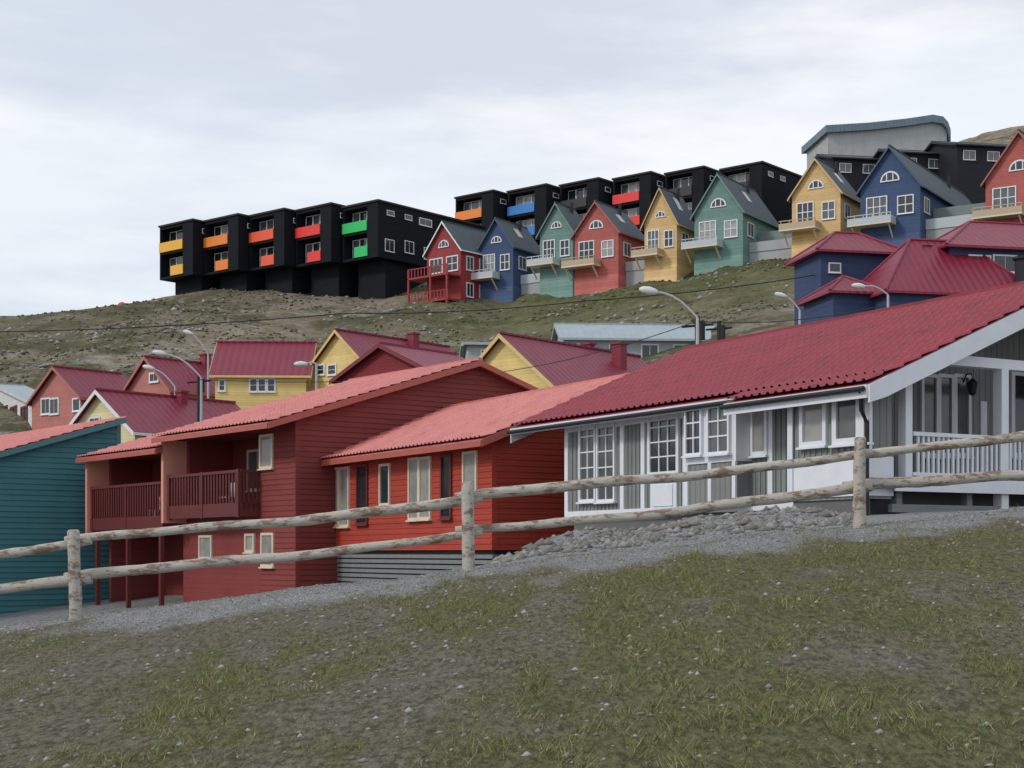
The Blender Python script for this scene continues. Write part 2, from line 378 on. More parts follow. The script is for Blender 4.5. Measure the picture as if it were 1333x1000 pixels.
    def roof(s,W,L,ze,rise,axis,mat,trim=WHITE,oe=.4,og=.4,th=.12,tiles=False,x0=0.,y0=0.,oel=None,tk=.2,ogf=None):
        R=s.p('roof'); Tm=s.p('roof_trim')
        C,Ln=(W,L) if axis=='y' else (L,W); sl=rise/(C/2); ogf=og if ogf is None else ogf
        def M_(c,l,z): return (x0+c,y0+l,z) if axis=='y' else (x0+l,y0+c,z)
        l0,l1=-og,Ln+ogf
        for side in (0,1):
            o=oel if (oel is not None and side==0) else oe
            def cc(t): return -o+t*(C/2+o) if side==0 else C+o-t*(C/2+o)
            def zz_(t): return ze-sl*o+t*(rise+sl*o)+.012
            R.pr([M_(cc(0),l0,zz_(0)),M_(cc(0),l1,zz_(0)),M_(cc(1),l1,zz_(1)),M_(cc(1),l0,zz_(1)),
                  M_(cc(0),l0,zz_(0)+th),M_(cc(0),l1,zz_(0)+th),M_(cc(1),l1,zz_(1)+th),M_(cc(1),l0,zz_(1)+th)],mat)
            for (la,lb) in ((l0-.035,l0-.002),(l1+.002,l1+.035)):
                b0,t0=-tk+.06,th-.02
                Tm.pr([M_(cc(0),la,zz_(0)+b0),M_(cc(0),lb,zz_(0)+b0),M_(cc(1),lb,zz_(1)+b0),M_(cc(1),la,zz_(1)+b0),
                       M_(cc(0),la,zz_(0)+t0),M_(cc(0),lb,zz_(0)+t0),M_(cc(1),lb,zz_(1)+t0),M_(cc(1),la,zz_(1)+t0)],trim)
            e0,e1=(cc(0)-.03,cc(0)-.002) if side==0 else (cc(0)+.002,cc(0)+.03)
            a=M_(e0,l0,zz_(0)-.06); b_=M_(e1,l1,zz_(0)+th-.03)
            Tm.box(a[0],b_[0],a[1],b_[1],a[2],b_[2],trim)
            if tiles and side==0:
                La=l1-l0; Lb=C/2+o; na=int(La/.22)*6; nr=int(Lb/.38); G=s.p('roof_tiles'); v=[];rows=[]
                for r in range(nr):
                    rows+= [(r/nr,.05),((r+.93)/nr,.012)]
                rows.append((1,.02))
                for t,hst in rows:
                    for i in range(na+1):
                        l=l0-.03+(La+.06)*i/na; rib=max(0,math.sin(2*math.pi*i/6))**.7*.045
                        v.append(M_(cc(t)-(.05 if t==0 else 0),l,zz_(t)+th+hst+rib))
                f=[(j*(na+1)+i,j*(na+1)+i+1,(j+1)*(na+1)+i+1,(j+1)*(na+1)+i) for j in range(len(rows)-1) for i in range(na)]
                G.add(v,f,mat)
        zr=ze+rise+th+.012
        a=M_(C/2-.09,l0-.02,zr-.03); b_=M_(C/2+.09,l1+.02,zr+.08)
        R.box(a[0],b_[0],a[1],b_[1],a[2],b_[2],mat)
    def arch(s,cy,z0,r,base=0.,fr=WHITE):
        def half(rr,o,mat,part):
            n=14; pts=[(cy+rr*math.cos(math.pi*i/n),z0+rr*math.sin(math.pi*i/n)*.95) for i in range(n+1)]
            v=[(base,a,b_) for a,b_ in pts]+[(base-o,a,b_) for a,b_ in pts]; m=n+1
            s.p(part).add(v,[tuple(range(m)),tuple(range(2*m-1,m-1,-1))]+[(i,(i+1)%m,(i+1)%m+m,i+m) for i in range(m)],mat)
        half(r,.05,fr,'window_frames'); half(r*.84,.07,GLASS,'windows')
        for a in (-.33,.33): s.fbox('window_frames','E',cy+a*r-.05,cy+a*r+.05,.04,.09,z0,z0+r*.85,fr,base)
        s.fbox('window_frames','E',cy-r,cy+r,0,.1,z0-.1,z0,fr,base)
    def done(s):
        for n,p in s.parts.items():
            if n!='roof_tiles': p.build(n,s.e)
            else: p.build(n,s.e,False,True)

# --- grey house (foreground right)
K=.905
GREY=siding('grey_vertical_boards',(.22,.24,.23),.16,True,dist=.025)
GREYH=siding('grey_boards',(.2,.215,.21),.16)
h=House('grey_wooden_house',1156,29.3*K,30,z0=.3)
W=10.4*K; L=h.hit('E',738)[0]; ze=3.40*K-.3; rise=2.2*K; zf=.92*K-.3; zd=1.42*K-.3
py=1.8
h.walls(W,L-py,ze,rise,'y',GREY,y0=py,zb=zf)
h.roof(W,L,ze,rise,'y',TILE,WHITE,oe=.48,og=.45,tiles=True,tk=.31,ogf=1.75)
h.p('foundation').box(.12,W-.12,py+.1,L-.12,-1.2,zf-.002,PLINTH)
sl=rise/(W/2); R=h.p('roof')
ya,yb=-.45,3.4; XO=.88; zA=ze-sl*.48+.012; zB=ze-sl*XO+.012
R.pr([(-XO,ya,zB),(-XO,yb,zB),(-.48,yb,zA),(-.48,ya,zA),(-XO,ya,zB+.12),(-XO,yb,zB+.12),(-.48,yb,zA+.12),(-.48,ya,zA+.12)],TILE)
na=int((yb-ya)/.22)*6; v=[]
rows=[(0,.05),(.95,.012),(1,.05)]
for t,hs in rows:
    for i in range(na+1):
        v.append((-XO-.05+(XO-.48)*t,ya+(yb-ya)*i/na,zB+(zA-zB)*t+.12+hs+max(0,math.sin(2*math.pi*i/6))**.7*.045))
h.p('roof_tiles').add(v,[(j*(na+1)+i,j*(na+1)+i+1,(j+1)*(na+1)+i+1,(j+1)*(na+1)+i) for j in range(2) for i in range(na)],TILE)
tr=h.p('roof_trim'); tr.box(-XO-.04,-XO-.002,ya,yb,zB-.12,zB+.1,WHITE)
tr.pr([(-XO,ya-.04,zB-.2),(-XO,ya-.002,zB-.2),(-.48,ya-.002,zA-.25),(-.48,ya-.04,zA-.25),(-XO,ya-.04,zB+.1),(-XO,ya-.002,zB+.1),(-.48,ya-.002,zA+.1),(-.48,ya-.04,zA+.1)],WHITE)
wl=h.p('walls'); by1=h.hit('E',1028,0,-.5)[0]
wl.box(-.5,.1,0.02,by1,zf+.1,ze-.13,GREY)
h.fbox('trim','E',0.0,by1,.0,.03,zd-.30,zd+.38,WHITE,-.5)
h.fbox('trim','G',-.53,.12,.0,.03,zd-.30,zd+.38,WHITE,.02)
h.fbox('trim','G',-.53,-.40,.032,.06,zd+.38,ze-.15,WHITE,.02)
h.fbox('trim','E',0.0,.2,.032,.06,zd+.38,ze-.15,WHITE,-.5)
h.fbox('trim','E',by1-.14,by1,.032,.06,zd-.28,ze-.15,WHITE,-.5)
h.fbox('trim','E',0.2,by1-.14,.0,.04,ze-.38,ze-.15,WHITE,-.5)
h.pwin('E',1092,1130,501,570,1,1,base=-.5,fw=.11,gl=GLASSG)
h.pwin('E',1048,1074,507,575,1,1,base=-.5,fw=.09,gl=GLASSL)
h.pwin('E',983,998,518,588,1,1,fw=.08,gl=GLASSL)
h.pwin('E',758,776,548,650,2,5,fw=.06,gl=GLASSG); h.pwin('E',781,801,546,650,2,5,fw=.06,gl=GLASSG)
h.pwin('E',849,883,536,614,3,4,fw=.09)
a0=h.hit('E',849)[0];a1=h.hit('E',883)[0]
z_a=h.hit('E',866,624)[1]; h.fbox('door','E',a1,a0,0,.05,zf,z_a,WHITE); h.fbox('door','E',a1+.12,a0-.12,.052,.07,zf+.15,z_a-.12,WHITE)
TR=(738.5,811,838,893,960,1004)
for uu_ in TR:
    a=h.hit('E',uu_)[0]; h.fbox('trim','E',a-.07,a+.07,0,.035,zf,ze-.16,WHITE)
y=by1+.1
while y<L-.1:
    h.fbox('battens','E',y-.02,y+.02,0,.022,zf+.12,ze-.31,GREY); y+=.15
y=.25
while y<by1-.2: h.fbox('battens','E',y-.02,y+.02,0,.022,zd+.38,ze-.39,GREY,-.5); y+=.15
h.fbox('trim','E',by1,L,0,.045,ze-.3,ze-.13,WHITE)
h.fbox('trim','E',by1,L,0,.04,zf-.02,zf+.12,WHITE)
b0=h.hit('E',958,0,-.4)[0]; b1=h.hit('E',892,0,-.4)[0]
zs=h.hit('E',925,600,-.4)[1]; zt2=ze-.22
bb=h.p('bay_window'); bb.box(-.4,.02,b0,b1,zs-.04,zt2,WHITE); bb.box(-.37,.02,b0+.03,b1-.03,zf+.1,zs-.042,GREY)
for q in (b0,(b0+b1)/2-.05,b1-.1): bb.box(-.42,-.372,q,q+.1,zf+.1,zs-.045,WHITE)
h.pwin('E',925,950,528,588,2,3,base=-.4,fw=.05,gl=GLASSG); h.pwin('E',896,914,531,590,2,3,base=-.4,fw=.05)
# porch
dk=h.p('deck'); dk.box(-.5,W,-.15,py,zd-.16,zd-.0,paint('deck_boards',(.2,.2,.19),.7,.25,5))
dk.box(-.0,W,-.19,-.152,zd-.22,zd+.02,WHITE)
for i in range(6): dk.box(.2+i*1.7,.33+i*1.7,0,.15,-1.3,zd-.16,GREYH)
dk.box(.05,W,.5,.56,-1.2,zd-.162,PLINTH); dk.box(.05,W,-.05,.05,zd-.58,zd-.44,GREYH)
dk.box(-.46,-.36,.06,by1-.05,-1.2,zd-.31,PLINTH)
px0=h.hit('G',1178)[0]; px1=h.hit('G',1303)[0]
P=h.p('porch_posts'); P.box(px0-.08,px0+.08,-.1,.08,zd,ze-.05,WHITE); P.box(px1-.09,px1+.09,-.1,.1,zd-.5,ze+.25,WHITE)
for i in (1,2): P.box(px1+i*2.7-.09,px1+i*2.7+.09,-.1,.1,zd,ze+.25,WHITE)
zb=ze+.25; P.box(1.0,W-1.0,-.1,.1,zb,zb+.18,WHITE)
rl=h.p('railing'); zr=h.hit('G',1250,566)[1]
rl.box(px0+.09,W,-.13,-.04,zr-.07,zr,WHITE); rl.box(px0+.09,W,-.11,-.06,zd+.06,zd+.12,WHITE)
x=px0+.2
while x<W:
    rl.box(x,x+.046,-.105,-.065,zd+.12,zr-.07,WHITE); x+=.12
for a,b_ in ((1200,1216),(1222,1236),(1243,1258)):
    h.pwin('G',a,b_,492,590,1,1,base=py,fw=.07,gl=GLASSG)
h.fbox('trim','G',h.hit('G',1275,0,py)[0],h.hit('G',1283,0,py)[0],.0,.04,zf,ze-.1,WHITE,py)
h.pwin('G',1318,1345,490,590,1,1,base=py,fw=.1)
ln_=h.p('lantern'); lx,lz=h.hit('G',1253,505,py)
ln_.tube([(lx,py-.02,lz+.1),(lx,py-.1,lz+.25),(lx,py-.22,lz+.25),(lx,py-.25,lz+.15)],.015,6,DARK)
ln_.tube([(lx,py-.25,lz+.15),(lx,py-.25,lz+.08),(lx,py-.25,lz-.14),(lx,py-.25,lz-.17)],[.03,.1,.07,.03],8,DARK)
dp=h.p('downpipe'); dp.tube([(-XO-.02,-.3,zB),(-.75,-.15,zB-.3),(-.6,-.12,zB-.5),(-.6,-.12,-.6)],.04,8,DARK)
gt=h.p('gutter'); gt.tube([(-XO-.1,ya,zB+.03),(-XO-.1,yb,zB+.03)],.045,8,DARK); gt.tube([(-.57,yb+.05,zA+.0),(-.57,L+1.75,zA+.0)],.045,8,DARK)
h.done()

# --- bright red house
REDI=siding('bright_red_boards',(.36,.045,.026),.15)
h=House('red_wooden_house',641,38,30,ext=(8,10))
L=h.hit('E',423)[0]; ze=h.z(570,38); zq=h.z(716,38)
h.walls(8,L,ze,1.6,'y',REDI,zb=zq); h.roof(8,L,ze,1.6,'y',TILEP,ORTRIM,oe=.5,og=.35,tiles=True,tk=.13)
h.lap('G',.12,8,zq,ze+1.5,REDI,.15,(8,ze,1.6)); h.lap('E',.03,L,zq,ze-.1,REDI,.15)
fd=h.p('foundation'); fd.box(.1,7.9,.1,L-.1,0,zq-.003,DARK)
for i in range(11):
    z=h.z(720,38)-.09-i*.14; fd.box(.03,.09,0.05,L-.05,z-.05,z+.05,SLAT); fd.box(0.1,7.9,.03,.09,z-.05,z+.05,PLINTH)
for (a,b_,c,d,gl,fr) in ((430,441,612,683,GLASSL,CREAM),(444,455,611,683,GLASSL,CREAM),(467,479,608,680,GLASS,WOODD),(497,508,607,655,GLASS,CREAM),
    (535,546,599,674,GLASSL,CREAM),(549,561,598,673,GLASSL,CREAM),(577,588,595,672,GLASS,WOODD),(606,621,591,640,GLASSL,CREAM)):
    h.pwin('E',a,b_,c,d,1,1,fr=fr,gl=gl,fw=.07)
h.fbox('trim','G',-.03,.12,0,.03,zq,ze-.05,REDI)
h.done()

# --- brown-red balcony house
REDH=siding('brown_red_boards',(.20,.038,.034),.16)
SAL=paint('salmon_panel',(.68,.30,.22),.6,.12,3)
h=House('balcony_house',385,45.5,38,ext=(12,12))
kk_=45.5/44
W=12.76*kk_; y2=h.hit('E',243)[0]; y1=h.hit('E',142)[0]; ze=3.88*kk_-h.z0; rise=2.05; dz=.36
h.walls(W,y2,ze,rise,'y',REDH,part='walls'); h.walls(W,y1-y2-.004,ze-dz,rise,'y',REDH,y0=y2+.004,part='walls_b')
h.roof(W,y2,ze,rise,'y',TILEP,ORTRIM,oe=.4,og=.3,tiles=True,oel=1.1,tk=.13)
h.roof(W,y1-y2-.3,ze-dz,rise,'y',TILEP,ORTRIM,oe=.4,og=.3,tiles=True,y0=y2+.35,oel=1.1,tk=.13)
h.fbox('trim','G',-.03,.16,0,.035,0,ze-.05,REDH); h.lap('G',.16,W,0.5,ze+1.9,REDH,.16,(W,ze,rise))
cuts=[]; OUT=-.68
for (part,yf,ur,uc_,vt,vb,dd) in (('walls',y2,338,292,613,668,0),('walls_b',y1,999,185,629,684,dz)):
    ya=h.hit('E',ur)[0] if dd==0 else y2+.25; yb=yf-.2
    z1_=h.hit('E',uc_,vt,OUT)[1]; z0_=h.hit('E',uc_,vb,OUT)[1]; zc=ze-dd-.25
    if dd==0: h.lap('E',.03,ya-.1,.5,ze-.1,REDH,.16)
    cuts.append((part,(-.5,1.6,ya,yb,z0_+.14,zc)))
    if dd: cuts.append((part,(-.5,2.0,ya,yb,-.5,z0_-.2)))
    h.p('party_wall_fins').box(OUT-.16,-.0,yf,yf+.16,z0_-.25,ze-dd-.30,SAL)
    B=h.p('balcony'); B.box(OUT,0,ya,yb+.2,z0_,z0_+.13,WOODD)
    B.box(OUT-.05,OUT+.05,ya,yb+.2,z1_-.09,z1_,WOODD); B.box(OUT,0,ya-.05,ya+.04,z1_-.09,z1_-.003,WOODD)
    B.box(OUT-.04,OUT+.01,ya,yb+.2,z0_-.12,z0_+.3,WOODD); B.box(OUT+.01,0,ya-.03,ya,z0_-.12,z0_+.3,WOODD)
    y=ya+.02
    while y<yb+.15: B.box(OUT-.02,OUT+.02,y,y+.08,z0_+.1,z1_-.09,WOODD); y+=.2
    x=OUT+.1
    while x<0: B.box(x,x+.07,ya-.03,ya+.01,z0_+.1,z1_-.09,WOODD); x+=.16
    for k in range(3): yp=ya+(yb-ya)*k/2; B.box(OUT-.06,OUT+.06,yp,yp+.12,z0_-.15,z1_+.02,WOODD)
    if dd:
        for k in range(3): yp=ya+.3+(yb-ya-.6)*k/2; h.p('posts').box(OUT,OUT+.14,yp,yp+.14,0,z0_-.15,WOODD)
    h.win('E',ya+.6,ya+1.6,z0_+.2,z0_+2.2,1,1,fr=WOODD,base=1.6); h.win('E',ya+2.4,ya+3.6,z0_+.9,z0_+2.1,2,1,fr=CREAM,base=1.6,gl=GLASSG)
    ch=h.p('balcony_chair'); cy=ya+1.6
    ch.box(-.3,.15,cy,cy+.5,z0_+.5,z0_+.54,WHITE); ch.box(.1,.14,cy,cy+.5,z0_+.54,z0_+1.0,WHITE)
    for q in (-.28,.1):
        for r in (cy+.02,cy+.44): ch.box(q,q+.04,r,r+.04,z0_+.13,z0_+.5,WHITE)
for a in ((341,355,569,607),(343,356,697,735),(322,331,698,716),(262,276,700,725)):
    h.pwin('E',a[0],a[1],a[2],a[3],1,1,fr=CREAM,gl=GLASSL,fw=.08)
h.done()
for part,c in cuts:
    ob=[o for o in h.e.children if o.name.split('.')[0]==part][0]; cut(ob,c,REDH,h.e)

# --- teal shed-roofed house, far left, behind the balcony house
TEAL=siding('teal_boards',(.05,.17,.195),.2)
h=House('teal_house',156,58,40,z0=-5.5)
zt_=175/2000*58-.14-h.z0; P=h.p('walls'); s_=.31; Wd=13; Ld=18
P.add([(-Wd,0,0),(0,0,0),(0,0,zt_),(-Wd,0,zt_-s_*Wd),(-Wd,Ld,0),(0,Ld,0),(0,Ld,zt_),(-Wd,Ld,zt_-s_*Wd)],[(0,1,2,3),(7,6,5,4),(0,4,5,1),(1,5,6,2),(2,6,7,3),(3,7,4,0)],TEAL)
C_=h.p('cladding'); z=1.0
while z<zt_-.2:
    z2_=z+.2; a=-Wd if z2_<zt_-s_*Wd else -(zt_-z2_)/s_
    if a<-.3: C_.pr([(a,-.002,z),(-.14,-.002,z),(-.14,-.03,z+.001),(a,-.03,z+.001),(a,-.002,z2_-.004),(-.14,-.002,z2_-.004),(-.14,-.006,z2_-.004),(a,-.006,z2_-.004)],TEAL)
    z+=.2
R=h.p('roof')
R.pr([(-Wd-.4,-.3,zt_-s_*(Wd+.4)+.01),(-Wd-.4,Ld,zt_-s_*(Wd+.4)+.01),(.1,Ld,zt_+.05),(.1,-.3,zt_+.05),(-Wd-.4,-.3,zt_-s_*(Wd+.4)+.13),(-Wd-.4,Ld,zt_-s_*(Wd+.4)+.13),(.1,Ld,zt_+.17),(.1,-.3,zt_+.17)],TILEP)
v=[];rows=[]
nr=32;na=int((Ld+.3)/.22)*6
for r in range(nr): rows+=[(r/nr,.05),((r+.93)/nr,.012)]
rows.append((1,.02))
for t,hs in rows:
    for i in range(na+1):
        x=-Wd-.45+t*(Wd+.55); v.append((x,-.33+(Ld+.33)*i/na,zt_+.17+s_*(x-.1)+hs+max(0,math.sin(2*math.pi*i/6))**.7*.045))
h.p('roof_tiles').add(v,[(j*(na+1)+i,j*(na+1)+i+1,(j+1)*(na+1)+i+1,(j+1)*(na+1)+i) for j in range(len(rows)-1) for i in range(na)],TILEP)
TT=paint('teal_trim',(.05,.18,.2),.5,.1)
h.p('trim').pr([(-Wd-.4,-.34,zt_-s_*(Wd+.4)-.08),(-Wd-.4,-.302,zt_-s_*(Wd+.4)-.08),(.1,-.302,zt_-.04),(.1,-.34,zt_-.04),(-Wd-.4,-.34,zt_-s_*(Wd+.4)+.12),(-Wd-.4,-.302,zt_-s_*(Wd+.4)+.12),(.1,-.302,zt_+.16),(.1,-.34,zt_+.16)],TT)
h.fbox('trim','G',-.14,.03,0,.03,0,zt_-.02,TT)
h.win('G',-8.2,-6.6,2.5,5.0,2,1,fr=WHITE)
h.done()

# --- generic gable house with ridge running away to the right
def gable_house(name,uc,d,ul,ur,ve,va,col,phi=50,roof=MAR,trim=None,sp=.18,W=None,hill=False,colname=None):
    h=House(name,uc,d,phi,z0=0)
    L=h.hit('E',ul)[0]; Wd=W or h.hit('G',ur)[0]
    pts=[h.w(a,b_) for a in (0,Wd) for b_ in (0,L)]
    z0=min(float(zt(p[0],p[1])) for p in pts)-.8
    h.z0=z0; h.e.location.z=z0
    ze=h.z(ve,d); dm=h.w(0,L/2)[1]; rise=max(h.z(va,dm)-.15-ze,.8)
    m=siding((colname or name)+'_boards',col,sp)
    h.walls(Wd,L,ze,rise,'x',m); h.roof(Wd,L,ze,rise,'x',roof,trim or paint((colname or name)+'_trim',tuple(min(1,c*.9) for c in col),.5),oe=.35,og=.35)
    h.fbox('trim','E',-.02,.10,0,.04,0,ze-.02,m)
    return h,L,Wd,ze,rise
def balmat(n):
    return paint('white_balcony',(.45,.5,.53),.6,.15) if 'blue' in n or 'green' in n else paint('tan_balcony',(.45,.36,.24),.6,.2)
def hillhouse(name,uc,d,ul,ur,ve,va,col,terr=None,colname=None,balf=.6):
    h,L,Wd,ze,rise=gable_house(name,uc,d,ul,ur,ve,va,col,57,SLATE,hill=True,colname=colname)
    h.arch(L/2,ze+rise*.16,min(.95,L*.16))
    for a,b_ in ((.56,.88),(.12,.36)):
        h.win('E',L*a,L*b_,ze-2.7,ze-1.1 if a<.5 else ze-.9,3 if a>.5 else 2,2,fw=.10,pr=.1,mw=.08,gl=random.choice([GLASS,GLASSL,GLASSG]))
    h.win('G',min(1.2,Wd*.3),min(2.6,Wd*.6),ze-2.5,ze-1.2,2,1,fw=.10,mw=.08,gl=GLASSG)
    h.p('lower_storey').box(-.03,Wd+.03,-.03,L+.03,0,ze-4.7,siding((colname or name)+'_base',tuple(c*1.2+.015 for c in col),.4))
    B=h.p('balcony'); zb=ze-3.6; y0,y1=L*(1-balf),L+.8; bm_=balmat(name)
    B.box(-1.5,0,y0,y1,zb-.15,zb,CREAM)
    B.box(-1.5,-1.45,y0,y1,zb,zb+.6,bm_); B.box(-1.45,-.0,y0,y0+.05,zb,zb+.6,bm_); B.box(-1.53,-1.42,y0,y1,zb+.8,zb+.88,bm_)
    y=y0
    while y<y1: B.box(-1.51,-1.44,y,y+.07,zb+.6,zb+.8,bm_); y+=.9
    for y in (y0+.3,y1-.4): B.beam((-1.3,y,zb-.15),(0,y,zb-1.4),.12,.12,CREAM)
    if terr:
        yr=-abs(terr); zt3=ze-4.0; Tt=h.p('terrace_wall'); x0=1.6
        Tt.box(x0,x0+5,yr,-.035,-1.5,zt3,CONC); Tt.box(x0-.1,x0,yr,-.035,zt3-.25,zt3+.75,balmat('blue') if 'blue' in name else CONC)
        Tt.box(x0+2.2,x0+4.8,yr,-.035,zt3,zt3+2.2,siding(name+'_annex',(.2,.24,.24),.2))
    rf=h.p('rooflight'); s_l=rise/(L/2)
    if random.random()<.7:
        y=L*.18; z=ze+s_l*y+.16; rf.pr([(Wd*.4,y,z),(Wd*.4+1,y,z),(Wd*.4+1,y+.8,z+s_l*.8),(Wd*.4,y+.8,z+s_l*.8),(Wd*.4,y,z+.12),(Wd*.4+1,y,z+.12),(Wd*.4+1,y+.8,z+s_l*.8+.12),(Wd*.4,y+.8,z+s_l*.8+.12)],GLASSL)
    vp=h.p('vent_pipe'); vp.tube([(Wd*.7,L*.4,ze+rise*.7),(Wd*.7,L*.4,ze+rise+.6)],.18,8,DARK)
    return h,L,Wd,ze
C_T=(.14,.25,.22);C_Y=(.62,.42,.19);C_B=(.042,.078,.165);C_R=(.40,.105,.09)
for a in (('blue_gabled_house',668,172,625,705,318,284,C_B,3.2),
          ('green_gabled_house',746,168,703,768,299,264,C_T,0),
          ('red_gabled_house',805,165,748,840,299,262,C_R,5),
          ('yellow_gabled_house',881,162,839,907,286,244,C_Y,0),
          ('green_gabled_house',967,158,904,1012,272,226,C_T,7),
          ('yellow_gabled_house',1094,152,1031,1122,247,206,C_Y,0),
          ('blue_gabled_house',1198,147,1120,1290,238,190,C_B,9),
          ('red_gabled_house',1372,140,1283,1440,224,170,C_R,0)):
    h,L,Wd,ze=hillhouse(a[0],a[1],a[2],a[3],a[4],a[5],a[6],a[7],terr=a[8],colname=a[0]); h.done()
# red end house with decks
h,L,Wd,ze,rise=gable_house('red_end_house',600,172,556,660,322,288,(.28,.04,.04),50,SLATE,hill=True,trim=WHITE)
h.win('E',L*.55,L*.9,ze-2.4,ze-.9,3,2,fw=.12,mw=.08); h.win('E',L*.1,L*.4,ze-2.4,ze-.9,2,2,fw=.12,mw=.08)
h.arch(L/2,ze+.4,.8)
for i in range(3): h.win('G',1+i*2.2,2+i*2.2,ze-2.3,ze-.9,2,1,fw=.12,mw=.08); h.win('G',1+i*2.2,2+i*2.2,ze-5.3,ze-3.9,2,1,fw=.12,mw=.08)
D=h.p('deck'); RD=paint('red_deck',(.3,.03,.03),.6,.2)
for z in (ze-3.1,ze-5.9): D.box(-2.2,0,0,L+1,z-.2,z,RD); D.box(-2.2,-2.1,0,L+1,z+.9,z+1,RD); [D.box(-2.18,-2.12,y*.5,y*.5+.12,z,z+.9,RD) for y in range(int((L+1)*2))]
for y in (.1,L/2,L+.8): D.box(-2.2,-2.0,y,y+.2,-1,ze-2.1,RD); D.beam((-2.1,y,ze-8.2),(-.2,y,ze-6.2),.15,.15,WHITE)
h.done()

# --- black apartment rows
def black_unit(u0,uc,d,vt,vb,panel,depth=11,side=False,phi=50):
    h=House('black_apartment_block',uc,d,phi,z0=0); L=h.hit('E',u0)[0]
    pts=[h.w(a,b_) for a in (0,depth) for b_ in (0,L)]
    z0=min(float(zt(p[0],p[1])) for p in pts)-1.5; h.z0=z0; h.e.location.z=z0
    zt_=h.z(vt,d); zb=h.z(vb,d); H=zt_-zb; st=H/2
    P=h.p('walls')
    t=.25; y0=L*.30
    P.box(0,depth,0,y0,zb,zt_,BLACKW); P.box(1.3,depth,y0+.003,L,zb,zt_,BLACKW)
    P.box(0,1.297,L-t,L,zb,zt_,BLACKW); P.box(0,1.297,y0+.003,L-t-.003,zt_-.35,zt_,BLACKW); P.box(0,1.297,y0+.003,L-t-.003,zb,zb+.3,BLACKW); P.box(0,1.297,y0+.003,L-t-.003,zb+st-.2,zb+st+.15,BLACKW)
    P.box(-.15,depth,-.15,L+.15,zt_,zt_+.22,DARK)
    h.p('base_storey').box(1.8,depth-1,.6,L-.8,-2,zb-.002,BLACKW)
    for k in range(2):
        z=zb+k*st
        for i in range(3):
            w0=y0+.2+i*(L-t-y0-.3)/3; h.win('E',w0,w0+(L-t-y0-.3)/3-.15,z+.5,z+st-.55,1,1,base=1.3,fw=.07,gl=random.choice([GLASS,GLASSL,GLASSG]))
        c=paint('panel_%s_%s'%(panel[0],k),panel[1],.5,.1)
        if k==1: h.fbox('balcony_panels','E',y0,L,.0,.12,z+.1,z+1.3,c)
        else: h.fbox('balcony_panels','E',y0-.1,y0+(L-y0)*.5,.0,.12,z+.3,z+1.5,c)
    for i in range(2): h.win('G',1.5+i*3,2.6+i*3,zt_-1.3,zt_-.8,1,1,fw=.06)
    if side:
        for i in range(5): h.win('G',1.2+i*3.3,2.6+i*3.3,zb+.9+(i%2)*.3,zb+2.2+(i%2)*.3,2,1,fw=.08)
        h.win('G',7,9,zt_-1.5,zt_-.8,2,1,fw=.1); h.win('G',12,15,zt_-1.6,zt_-.7,3,1,fw=.1)
    h.done()
OR=(.8,.22,.03);YE=(.8,.42,.04);RE=(.75,.04,.03);RO=(.8,.1,.04);GR=(.02,.5,.12);BL=(.03,.2,.55)
for a in ((208,251,190,287,357,('yellow',YE),10,False),(266,310,187,280,351,('orange',OR),10,False),(325,370,184,273,345,('red_orange',RO),10,False),(385,431,181,266,340,('red',RE),10,False),(446,492,178,262,334,('green',GR),19,True)):
    black_unit(a[0],a[1],a[2],a[3],a[4],a[5],a[6],side=a[7])
for a in ((593,642,207,249,312,('orange',OR)),(661,711,204,241,306,('blue',BL)),(729,779,201,233,300,('dark',(.02,.02,.025))),(798,847,198,225,293,('red',RE)),(866,916,195,218,286,('dark',(.02,.02,.025))),(938,992,192,212,280,('dark',(.02,.02,.025)))):
    black_unit(a[0],a[1],a[2],a[3],a[4],a[5],13)

# --- concrete hall on the hilltop: slightly sloping roof that rounds off at its right end
h=House('concrete_hall',1078,235,6,z0=0); Wd=h.hit('G',1222)[0]; h.z0=float(zt(*h.w(Wd/2,4)))-6; h.e.location.z=h.z0
P=h.p('walls'); RB=roofm('blue_grey_curved_roof',(.13,.18,.22),'x',.6,.6)
HZ=lambda v_: h.z(v_,235)
prof=[(-.6,HZ(165)),(Wd*.35,HZ(160)),(Wd*.7,HZ(153)),(Wd*.93,HZ(147)),(Wd+.4,HZ(149)),(Wd+1.2,HZ(156)),(Wd+1.6,HZ(166)),(Wd+1.6,HZ(176))]
m=len(prof)
wp_=[(max(0,min(x,Wd+1.3)),z-1.0) for x,z in prof]
v=[(x,0,z) for x,z in wp_]+[(x,0,0) for x,z in wp_]+[(x,11,z) for x,z in wp_]+[(x,11,0) for x,z in wp_]
f=[]
for i in range(m-1): f+=[(i,i+1,i+1+m,i+m),(i+2*m,i+3*m,i+1+3*m,i+1+2*m),(i,i+2*m,i+1+2*m,i+1)]
f+=[(0,m,3*m,2*m),(m-1,3*m-1,4*m-1,2*m-1)]
P.add(v,f,CONC)
for i in range(10):
    x=Wd*i/9; zz=np.interp(x,[p[0] for p in prof],[p[1] for p in prof]); h.fbox('panel_joints','G',x-.04+(.05 if i==0 else 0),x+.04,0,.04,0,float(zz)-1.1,STEEL)
v=[]
for x,z in prof: v+=[(x,-.8,z),(x,12,z),(x,-.8,z-1.1),(x,12,z-1.1)]
f=[(0,1,3,2),(4*m-4,4*m-2,4*m-1,4*m-3)]
for i in range(m-1): a=4*i; b_=a+4; f+=[(a,b_,b_+1,a+1),(a,a+2,b_+2,b_),(a+1,b_+1,b_+3,a+3),(a+2,a+3,b_+3,b_+2)]
h.p('roof').add(v,f,RB); h.done()

